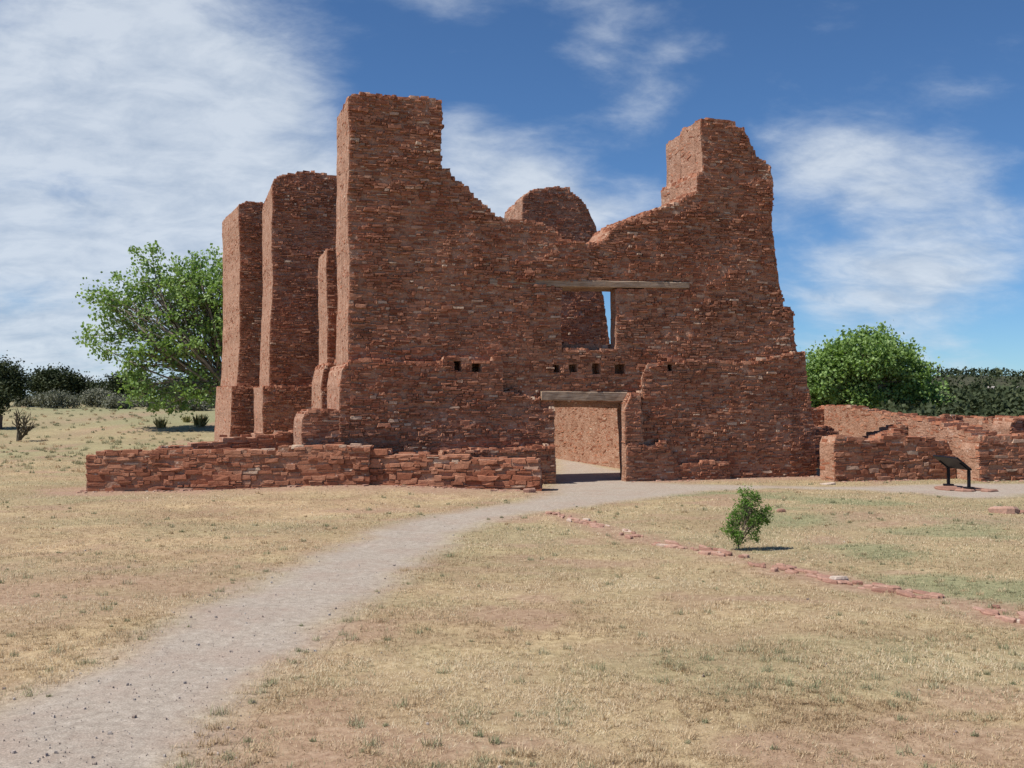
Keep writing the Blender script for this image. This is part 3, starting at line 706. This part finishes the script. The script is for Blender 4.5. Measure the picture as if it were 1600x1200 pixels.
while s < Ltot:
    x = np.interp(s, cum, pts[:, 0]); y = np.interp(s, cum, pts[:, 1]); x2 = np.interp(s+.2, cum, pts[:, 0]); y2 = np.interp(s+.2, cum, pts[:, 1]); az = math.atan2(y2-y, x2-x)
    rows = 2+(random.random() < .65)+(random.random() < .3)
    if vnoise(s*1.1, 0., 8) > .27:
        for rr in range(rows):
            L = random.uniform(.08, .34)*(1.3 if random.random() < .12 else 1); o = link('stone', rocks[random.randrange(14)], edging)
            off = random.uniform(-.2, .2); xx = x-math.sin(az)*off; yy = y+math.cos(az)*off
            hh = random.uniform(.045, .10); o.scale = (L, L*random.uniform(.35, .7), hh*.8)
            o.rotation_euler = (random.uniform(-.12, .12), random.uniform(-.12, .12), az+random.uniform(-.35, .35))
            o.location = (xx-org[0], yy-org[1], float(gz(xx, yy))+hh*random.uniform(.0, .3))
    s += random.uniform(.13, .28)
for (px, py, L, lab) in [(1310, 903, .42, 'largest block in the red stone row'),]:
    p = gp(px, py); o = link('stone', rocks[3], edging); o.data = rocks[0]; o.location = (p[0]-org[0], p[1]-org[1], float(gz(*p))+.03); o.scale = (.30, .2, .10); o.rotation_euler = (0, 0, .3); o['label'] = lab
def rock(px, py, sx, sy, h, label, rz=0., m=0, group=None):
    p = gp(px, py); o = link('rock', rocks[m], label=label, cat='rock', group=group); o.location = (p[0], p[1], float(gz(*p))+h*.22); o.scale = (sx, sy, h); o.rotation_euler = (random.uniform(-.1, .1), random.uniform(-.1, .1), rz)
rock(1221, 801, .22, .18, .10, 'small pale pinkish rock in the grass behind the green bush', .4, 2)
rock(1572, 803, .75, .5, .20, 'dark flat rock low in the grass at the right edge', .1, 5)
rock(1592, 803, .6, .3, .08, 'thin slab lying flat beside the dark rock at the right edge', -.2, 6)
rock(1560, 797, .35, .3, .14, 'small brown rock behind the dark flat rock at the right edge', .9, 7)
rock(1210, 889, .16, .14, .08, 'small buff stone just in front of the red stone row', .9, 8)
rock(1294, 757, .5, .34, .07, 'flat pinkish slab on the ground at the corner between church and ruin walls', .1, 9)
rock(828, 772, .42, .3, .16, 'loose red stone at the foot of the low wall beside the doorway', .2, 10)
rock(772, 765, .35, .25, .12, 'loose flat red stone at the low wall foot, a little left of its end', .1, 11)
rock(905, 817, .22, .15, .06, 'lone red stone at the path end of the stone row', .1, 12)
def chips():
    L = [(xyZ(135, 28.6), xyZ(576, 28.7), 70), (xyZ(580, 28.9), xyZ(842, 28.35), 60), (xyZ(985, 32.2), xyZ(1278, 34.6), 60), (xyZ(1303, 32.2), xyZ(1492, 33.3), 50), (xyZ(1532, 32.3), xyZ(1640, 33), 30), (xyZ(130, 28.6), xyZ(150, 30), 20)]
    X = []
    for A, B, k in L:
        t = rng.random(k)[:, None]; X.append(A*(1-t)+B*t+np.stack([rng.normal(0, .05, k), -np.abs(rng.normal(0, .16, k))+.06], 1))
    X = np.concatenate(X); n = len(X); sz = rng.uniform(.02, .085, n)*rng.uniform(.5, 1, n); az = rng.uniform(0, 6.28, n)
    g = stone_geo(n, sz, sz*rng.uniform(.5, .9, n), sz*.3, sz*rng.uniform(.2, .5, n), .8, rng)
    E = np.stack([np.cos(az), np.sin(az), 0*az], 1); Wd = np.stack([-np.sin(az), np.cos(az), 0*az], 1)
    P = np.stack([X[:, 0], X[:, 1], gz(X[:, 0], X[:, 1])], 1)[:, None]+g[..., 0:1]*E[:, None]+g[..., 1:2]*Wd[:, None]+g[..., 2:3]*np.array([[[0, 0, 1.]]])
    link('stone_chips', mesh_np('stone_chips', P.reshape(-1, 3), (SF[None]+18*np.arange(n)[:, None, None]).reshape(-1, 4), MRK, {'tint': np.repeat(rng.random(n), 18)}), label='small red stone chips fallen along the feet of the walls', cat='rubble', kind='stuff')
chips()
# ------------------------------------------------------------------ interpretive sign
def box(name, sx, sy, sz, mat, parent, loc, rot=(0, 0, 0), bev=.008):
    x, y, z = sx/2, sy/2, sz/2; import bmesh
    bm = bmesh.new(); bmesh.ops.create_cube(bm, size=1); bmesh.ops.scale(bm, vec=(sx, sy, sz), verts=bm.verts)
    bmesh.ops.bevel(bm, geom=bm.edges[:], offset=bev, segments=2, affect='EDGES'); me = bpy.data.meshes.new(name); bm.to_mesh(me); bm.free(); me.materials.append(mat)
    o = link(name, me, parent); o.location = loc; o.rotation_euler = rot; return o
def disc(name, r, h, mat, parent, loc):
    import bmesh
    bm = bmesh.new(); bmesh.ops.create_cone(bm, cap_ends=True, segments=28, radius1=r, radius2=r, depth=h)
    bmesh.ops.bevel(bm, geom=[e for e in bm.edges if len(e.link_faces) == 2 and e.calc_face_angle() > 1], offset=.008, segments=2, affect='EDGES')
    me = bpy.data.meshes.new(name); bm.to_mesh(me); bm.free(); me.materials.append(mat); o = link(name, me, parent); o.location = loc; return o
pl_, pr_ = gp(1482, 762), gp(1514, 767); mid = (pl_+pr_)/2; dv = pr_-pl_; sep_ = np.linalg.norm(dv); azs = math.atan2(dv[1], dv[0])
sign = empty('interpretive_sign', (mid[0], mid[1], .0), label='black low-angle information sign on two posts beside the path at right', cat='sign')
sign.rotation_euler = (0, 0, azs)
# local x runs from left post to right post; local -y points to the left of the photo (high edge of the panel)
hh = .50
for sx in (-1, 1):
    box('post', .075, .075, hh, MBK, sign, (sx*sep_/2, 0, .06+hh/2))
    disc('base_plate', .15, .045, MBK, sign, (sx*sep_/2, 0, .085))
    box('bracket', .06, .34, .04, MBK, sign, (sx*sep_/2, -.13, .06+hh+.10), (-R(38), 0, 0))
pw = .55
pan = box('panel_frame', sep_+.22, pw, .05, MBK, sign, (0, -.19, .06+hh+.19), (-R(38), 0, 0))
MFACE = plain_mat('sign_face', (.25, .24, .21), .35, .3, 9)
box('panel_face', sep_+.14, pw-.08, .012, MFACE, sign, (0, -.19+.026*math.sin(R(38)), .06+hh+.19+.026*math.cos(R(38))), (-R(38), 0, 0), .002)
slab = empty('stone_footing', (mid[0], mid[1], 0), label='flat red stone footing under the black information sign', cat='footing')
for i_, (dx, dy, L, Wd, h) in enumerate([(-.35, -.1, .8, .9, .13), (.35, -.2, .7, .8, .13), (.0, .5, .9, .5, .12), (.5, -.75, .5, .35, .14), (-.1, -.65, .6, .4, .13)]):
    o = link('stone', rocks[i_+3], slab); o.location = (dx, dy, .0); o.scale = (L, Wd, h)

# ------------------------------------------------------------------ plants
def tube_net(segs, sides=6):
    """segs: list of (points Nx3, radii N) -> verts, quads"""
    V_ = []; F_ = []; b = 0
    for P, rad in segs:
        P = np.asarray(P); n = len(P); T = np.gradient(P, axis=0); T /= np.linalg.norm(T, axis=1)[:, None]+1e-9
        ref = np.array([0, 0, 1.]) if abs(T[0, 2]) < .9 else np.array([1., 0, 0])
        A = np.cross(T, ref); A /= np.linalg.norm(A, axis=1)[:, None]+1e-9; B = np.cross(T, A)
        a = np.arange(sides)*2*np.pi/sides
        ring = P[:, None]+(A[:, None]*np.cos(a)[None, :, None]+B[:, None]*np.sin(a)[None, :, None])*np.asarray(rad)[:, None, None]
        V_.append(ring.reshape(-1, 3))
        i, j = np.meshgrid(np.arange(sides), np.arange(n-1)); p = (j*sides+i).ravel(); q = (j*sides+(i+1) % sides).ravel()
        F_.append(np.stack([p, q, q+sides, p+sides], 1)+b); b += n*sides
    return np.concatenate(V_), np.concatenate(F_)
def curve(A, B, n, bend, r, sag=0.):
    A = np.asarray(A, float); B = np.asarray(B, float); t = np.linspace(0, 1, n)[:, None]; M = (A+B)/2+r.normal(0, 1, 3)*bend*np.linalg.norm(B-A)
    M[2] += sag*np.linalg.norm(B-A)
    return (1-t)**2*A+2*t*(1-t)*M+t*t*B
def leaves(cent, spread, per, size, r, droop=0.):
    n = len(cent)*per; c = np.repeat(cent, per, 0)+r.normal(0, 1, (n, 3))*np.repeat(spread, per, 0)
    nrm = r.normal(0, 1, (n, 3)); nrm[:, 2] += .5; nrm /= np.linalg.norm(nrm, axis=1)[:, None]
    a = np.cross(nrm, r.normal(0, 1, (n, 3))); a /= np.linalg.norm(a, axis=1)[:, None]; b = np.cross(nrm, a)
    s = size*r.uniform(.6, 1.3, (n, 1)); a = a*s; b = b*s*.75
    P = np.stack([c-a, c-b+nrm*s*.15, c+a, c+b+nrm*s*.15], 1)
    return P.reshape(-1, 3), np.arange(n*4).reshape(n, 4)
def leafy(name, root_xy, Z, lobes, trunk_r, ncl, per, leaf, lmat, bmat, seed, label, cat, group=None, twigs=1., cs=.35, base_z=0., shell=.55, crownname='crown', th=3.0):
    r = np.random.default_rng(seed); bx, by = root_xy; base_z = float(gz(bx, by))
    o = empty(name, (bx, by, base_z), label=label, cat=cat, group=group)
    L = []
    for (px, py, rx, rz) in lobes:
        c = np.array([(px-800)/F*Z-bx, by*0+Z-by, zat(py, Z)-base_z]); sx = rx/F*Z; sz_ = rz/F*Z
        c[1] += r.uniform(-.35, .35)*sx; L.append((c, np.array([sx, (sx+sz_)*.5, sz_])))
    vol = np.array([l[1].prod()**.8 for l in L]); vol /= vol.sum(); cl = []; segs = []; top = np.array([0, 0, th*.45])
    H = max(l[0][2]+l[1][2] for l in L); top = np.array([r.normal(0, .03)*H, 0, min(H*.3, th)])
    segs.append((curve((0, 0, -.1), top, 6, .05, r), np.linspace(trunk_r, trunk_r*.7, 6)))
    for (c, rad), v in zip(L, vol):
        limb = curve(top*r.uniform(.6, 1), c, 9, .1, r, .08); w0 = trunk_r*.6*(v/vol.max())**.4
        segs.append((limb, np.linspace(w0, w0*.25, 9))); k = max(3, int(ncl*v))
        d = r.normal(0, 1, (k, 3)); d /= np.linalg.norm(d, axis=1)[:, None]; q = r.random((k, 1))**(1/3.); q = np.where(r.random((k, 1)) < shell, .8+.25*r.random((k, 1)), q)
        cc = c+d*q*rad; cl.append(cc)
        for p in cc[:int(k*twigs)]:
            i = r.integers(3, 9); segs.append((curve(limb[i], p, 5, .12, r, .05), np.linspace(w0*.22, w0*.05, 5)))
    cl = np.concatenate(cl); cl[:, 2] = np.maximum(cl[:, 2], r.uniform(.05, .3, len(cl)))
    sp = np.repeat(np.array([[cs, cs, cs*.8]]), len(cl), 0)*r.uniform(.5, 1.3, (len(cl), 1))
    Vv, Ff = tube_net(segs, 5); link('trunk', mesh_np('trunk', Vv, Ff, bmat, {'tint': r.random(len(Vv))}, True), o)
    Pv, Pf = leaves(cl, sp, per, leaf, r); tn = np.repeat(np.clip(np.repeat(r.random(len(cl)), per)*.6+r.random(len(cl)*per)*.5-.05, 0, 1), 4)
    link(crownname, mesh_np(crownname, Pv, Pf, lmat, {'tint': tn}), o)
    return o
leafy('cottonwood_tree', xyZ(352, 60), 60, [(236, 405, 15, 22), (218, 400, 12, 16), (222, 440, 30, 30), (176, 430, 14, 10), (160, 462, 22, 26), (143, 455, 10, 12), (140, 525, 20, 14), (165, 545, 22, 16), (185, 500, 40, 34), (190, 470, 25, 16),
      (255, 480, 44, 52), (285, 415, 14, 20), (305, 420, 14, 26), (300, 450, 36, 36), (333, 410, 14, 20), (330, 470, 50, 60), (245, 545, 50, 34), (310, 545, 50, 40), (205, 575, 24, 22), (225, 610, 32, 26), (275, 620, 40, 24), (240, 640, 10, 10), (320, 605, 36, 24), (385, 470, 50, 75), (400, 560, 50, 50)], .42, 1080, 20, .105, MLF, MBARK, 101,
      'big green cottonwood tree beside the left flank of the church', 'tree', cs=.27, twigs=.7, shell=.35)
leafy('cottonwood_tree', xyZ(1350, 80), 80, [(1352, 560, 52, 34), (1300, 575, 36, 30), (1333, 527, 9, 10), (1352, 524, 10, 12), (1376, 523, 11, 12), (1392, 536, 9, 10), (1370, 545, 34, 20), (1410, 580, 34, 34), (1422, 555, 8, 14), (1440, 600, 24, 24), (1446, 572, 7, 8), (1275, 600, 34, 34), (1290, 552, 18, 12), (1270, 565, 12, 10), (1345, 620, 80, 32), (1230, 610, 40, 40), (1312, 540, 14, 12), (1458, 630, 18, 16), (1428, 630, 30, 24)],
      .4, 1250, 28, .135, MLF, MBARK, 102, 'rounded green cottonwood tree behind the ruin walls right of the church', 'tree', cs=.34, twigs=.7, th=1.5, shell=.4)
def conifer(px, Z, lobes, seed, label, n=260, per=42): return leafy('juniper_tree', xyZ(px, Z), Z, lobes, .16, n, per, .085*Z/75, MJU, MDB, seed, label, 'juniper', 'dark junipers across the field at left', twigs=.12, cs=.36*Z/85, th=.8)
conifer(12, 85, [(8, 592, 26, 26), (30, 600, 14, 18), (-10, 605, 30, 25)], 111, 'dark juniper at the left edge, tallest of those across the field')
conifer(90, 95, [(90, 597, 32, 18), (65, 600, 16, 16), (115, 604, 16, 14)], 112, 'broad round-topped dark juniper second from the left edge')
conifer(148, 105, [(148, 614, 18, 10), (160, 616, 10, 8)], 113, 'small low dark juniper between the broad one and the cottonwood')
conifer(196, 90, [(192, 606, 22, 15), (214, 602, 16, 16), (180, 600, 8, 8)], 114, 'dark juniper at the left foot of the cottonwood crown')
conifer(300, 96, [(280, 612, 30, 20), (325, 610, 30, 18)], 115, 'dark juniper seen under the cottonwood beside the church')
conifer(0, 60, [(2, 628, 8, 14), (-14, 625, 14, 22)], 116, 'dark juniper bough low at the left edge behind the cholla', 90)
def sage(px, py, w, h, Z, seed, label):
    return leafy('sagebrush', xyZ(px, Z), Z, [(px, py, w, h), (px-w*.5, py+h*.35, w*.5, h*.6), (px+w*.5, py+h*.3, w*.5, h*.65)], .05, 170, 36, .06*Z/75, MSG, MTW, seed, label, 'shrub', 'grey-green shrubs across the field at left', twigs=.3, cs=.22, th=.3)
for k_, (px, py, w_, h_, Z, lb) in enumerate([(90, 624, 32, 10, 82, 'broad grey-green shrub in front of the broad juniper'), (152, 622, 22, 12, 86, 'grey shrub in front of the small low juniper'), (186, 630, 18, 8, 80, 'low grey shrub left of the cottonwood, nearest the juniper there'),
        (300, 632, 24, 12, 76, 'pale grey shrub under the right side of the cottonwood'), (322, 628, 24, 16, 84, 'grey shrub against the left flank of the church'), (45, 628, 18, 7, 90, 'low grey shrub near the left edge behind the cholla'), (262, 634, 16, 7, 82, 'small low grey shrub beneath the middle of the cottonwood'), (222, 634, 14, 6, 88, 'smallest grey shrub beneath the left side of the cottonwood')]):
    sage(px, py, w_, h_, Z, 130+k_, lb)
def spiky(px, py, Hpx, label, seed, n=60):
    r = np.random.default_rng(seed); p = gpt(px, py); H = Hpx/F*p[1]; segs = []
    o = empty('yucca', (p[0], p[1], float(gz(*p))), label=label, cat='yucca', group='yellowish spiky plants in the field at left')
    for i in range(n):
        az = r.uniform(0, 6.28); l = r.uniform(.1, .9); b = np.array([math.cos(az), math.sin(az), 0])*r.uniform(0, .35)*H
        tip = b+np.array([math.cos(az)*l*.7, math.sin(az)*l*.7, 1-l*.4])*H*r.uniform(.6, 1); segs.append((curve(b, tip, 4, .04, r), [.035, .04, .03, .005]))
    Vv, Ff = tube_net(segs, 3); link('leaves', mesh_np('leaves', Vv, Ff, MYU, {'tint': np.repeat(r.random(n), 12)}), o)
spiky(312, 666, 24, 'yellowish spiky yucca beside the church flank, right of the tree shadow', 151)
spiky(252, 668, 20, 'small yellowish yucca under the left part of the cottonwood', 152, 40)
spiky(292, 660, 14, 'tiny yellowish yucca behind and left of the one by the church', 153, 30)
# cholla at the left
def branching(name, px, py, Hpx, Wpx, label, cat, seed, levels=4, rad=.05, nb=3, bmat=MDB, lmat=None, leafsize=.03, per=10, spread=.1, upper=None):
    r = np.random.default_rng(seed); p = gpt(px, py); sc_ = p[1]/F; H = Hpx*sc_; Wd = Wpx*sc_; segs = []; tips = []
    o = empty(name, (p[0], p[1], float(gz(*p))), label=label, cat=cat)
    def grow(A, d, L, rd, lv):
        B = A+d*L; segs.append((curve(A, B, 5, .07, r), np.linspace(rd, rd*.62, 5)))
        if lv == 0: tips.append(B); return
        for _ in range(nb+(r.random() < .4)):
            nd = d+r.normal(0, .48, 3)*np.array([Wd/H*1.7, Wd/H*1.2, .7]); nd[2] = abs(nd[2])*.9+.12; nd /= np.linalg.norm(nd)
            grow(B if r.random() < .6 else A+(B-A)*r.uniform(.5, 1), nd, L*r.uniform(.62, .95), rd*.62, lv-1)
        if lv < levels-1: tips.append(B)
    for _ in range(4):
        d = np.array([r.normal(0, .45), r.normal(0, .35), 1.]); d /= np.linalg.norm(d); grow(np.array([r.normal(0, .03), 0, -.03]), d, H*.30, rad, levels-1)
    T = np.array(tips); k = H/np.percentile(T[:, 2], 97); wk = (Wd/2)/np.percentile(np.abs(T[:, 0]), 95); scl = np.array([wk, wk, k])
    Vv, Ff = tube_net([(P*scl, rr) for P, rr in segs], 5); link('stem', mesh_np('stem', Vv, Ff, bmat, {'tint': r.random(len(Vv))}, True), o)
    return o, T*scl, r
branching('cholla_cactus', 29, 690, 47, 44, 'dark spindly branching cactus standing alone near the left edge of the field', 'cactus', 161, 4, .07, 3, plain_mat('cholla_skin', (.10, .085, .06), .9, .4, 8))
bz = gpt(1156, 860)
leafy('green_bush', bz, bz[1], [(1172, 782, 15, 15), (1160, 797, 14, 15), (1190, 806, 15, 13), (1176, 812, 14, 14), (1150, 812, 13, 12), (1140, 826, 11, 12), (1152, 840, 12, 13), (1176, 834, 9, 12), (1198, 797, 8, 8), (1163, 768, 9, 7)],
      .016, 420, 16, .0145, MLG, plain_mat('bush_stem', (.16, .12, .10), .9, .4, 20), 171, 'small bright green bush growing at the stone row', 'bush', cs=.035, twigs=.9, shell=.3, crownname='foliage', th=.12)
# ------------------------------------------------------------------ far hill and woods
hx = np.linspace(-500, 900, 141); hy = np.linspace(235, 620, 40); X, Y = np.meshgrid(hx, hy)
def hillz(x, y):
    k = np.clip((x-20)/70, 0, 1); k = k*k*(3-2*k); up = np.clip((y-235)/130, 0, 1); up = up*up*(3-2*up)
    return -1.0+up*(k*(8.6+2.5*(fbm(x*.012, y*.012, 91, 3)-.5)*2)+2.2)+(fbm(x*.03, y*.03, 93, 3)-.5)*1.2
Vh = np.stack([X, Y, hillz(X, Y)], -1).reshape(-1, 3); nx = len(hx); i, j = np.meshgrid(np.arange(nx-1), np.arange(len(hy)-1)); a = (j*nx+i).ravel()
MH = plain_mat('hill_soil', (.060, .060, .032), .95, .4, .15)
link('hill', mesh_np('hill', Vh, np.stack([a, a+1, a+nx+1, a+nx], 1), MH, smooth=True), kind='structure')
n = 5200; x = rng.uniform(-160, 330, n); y = rng.uniform(170, 400, n); yr = 56+180*rng.random(4200)**1.5; xr = yr*rng.uniform(.34, .62, 4200); kr = (xr/yr > .33); x = np.concatenate([x, xr[kr]]); y = np.concatenate([y, yr[kr]]); n = len(x); ok = (np.abs(x/y) < .62) & ((x > -15) | (rng.random(n) < .35)) & ((y > 215) | (rng.random(n) < .35) | (x/y > .33)); x, y = x[ok], y[ok]; n = len(x)
zb = np.maximum(hillz(x, y), gz(x, y)*1.); zb = np.where(y < 235, gz(x, y), zb); rad = rng.uniform(1.2, 2.3, n)*np.where(y < 110, .42, np.where(y < 200, .62, 1)); per = 17
c = np.stack([x, y, zb+rad*.75], 1); d = rng.normal(0, 1, (n*per, 3)); d /= np.linalg.norm(d, axis=1)[:, None]
cc = np.repeat(c, per, 0)+d*np.repeat(rad, per)[:, None]*rng.uniform(.5, 1.05, (n*per, 1))*np.array([1, 1, .8])
Pv, Pf = leaves(cc, np.full((len(cc), 3), .05), 1, np.repeat(rad, per)[:, None]*.24, rng)
tn = np.repeat(np.clip(np.repeat(rng.random(n), per)*.7+rng.random(n*per)*.3, 0, 1), 4)
link('hillside_woods', mesh_np('hillside_woods', Pv, Pf, MJU, {'tint': tn}), label='dark green juniper woods on the low hill and horizon', cat='woods', kind='stuff')
for (px, py, w_, h_, lb) in [(1508, 609, 2.2, 1.3, 'pale outcrop on the wooded hill, left of the other one'), (1541, 610, 3.0, 1.5, 'wider pale outcrop on the wooded hill, nearest the right edge')]:
    Z = 300; P = xyZ(px, Z); me = rocks[4].copy(); me.materials.clear(); me.materials.append(MSGR if 'MSGR' in globals() else plain_mat('pale_outcrop', (.30, .27, .24), .9, .3, .8))
    o = link('rock_outcrop', me, label=lb, cat='outcrop', group='pale outcrops on the hill'); o.location = (P[0], 283, zat(py, 283)); o.scale = (w_*1.6, 2.5, h_*1.5)
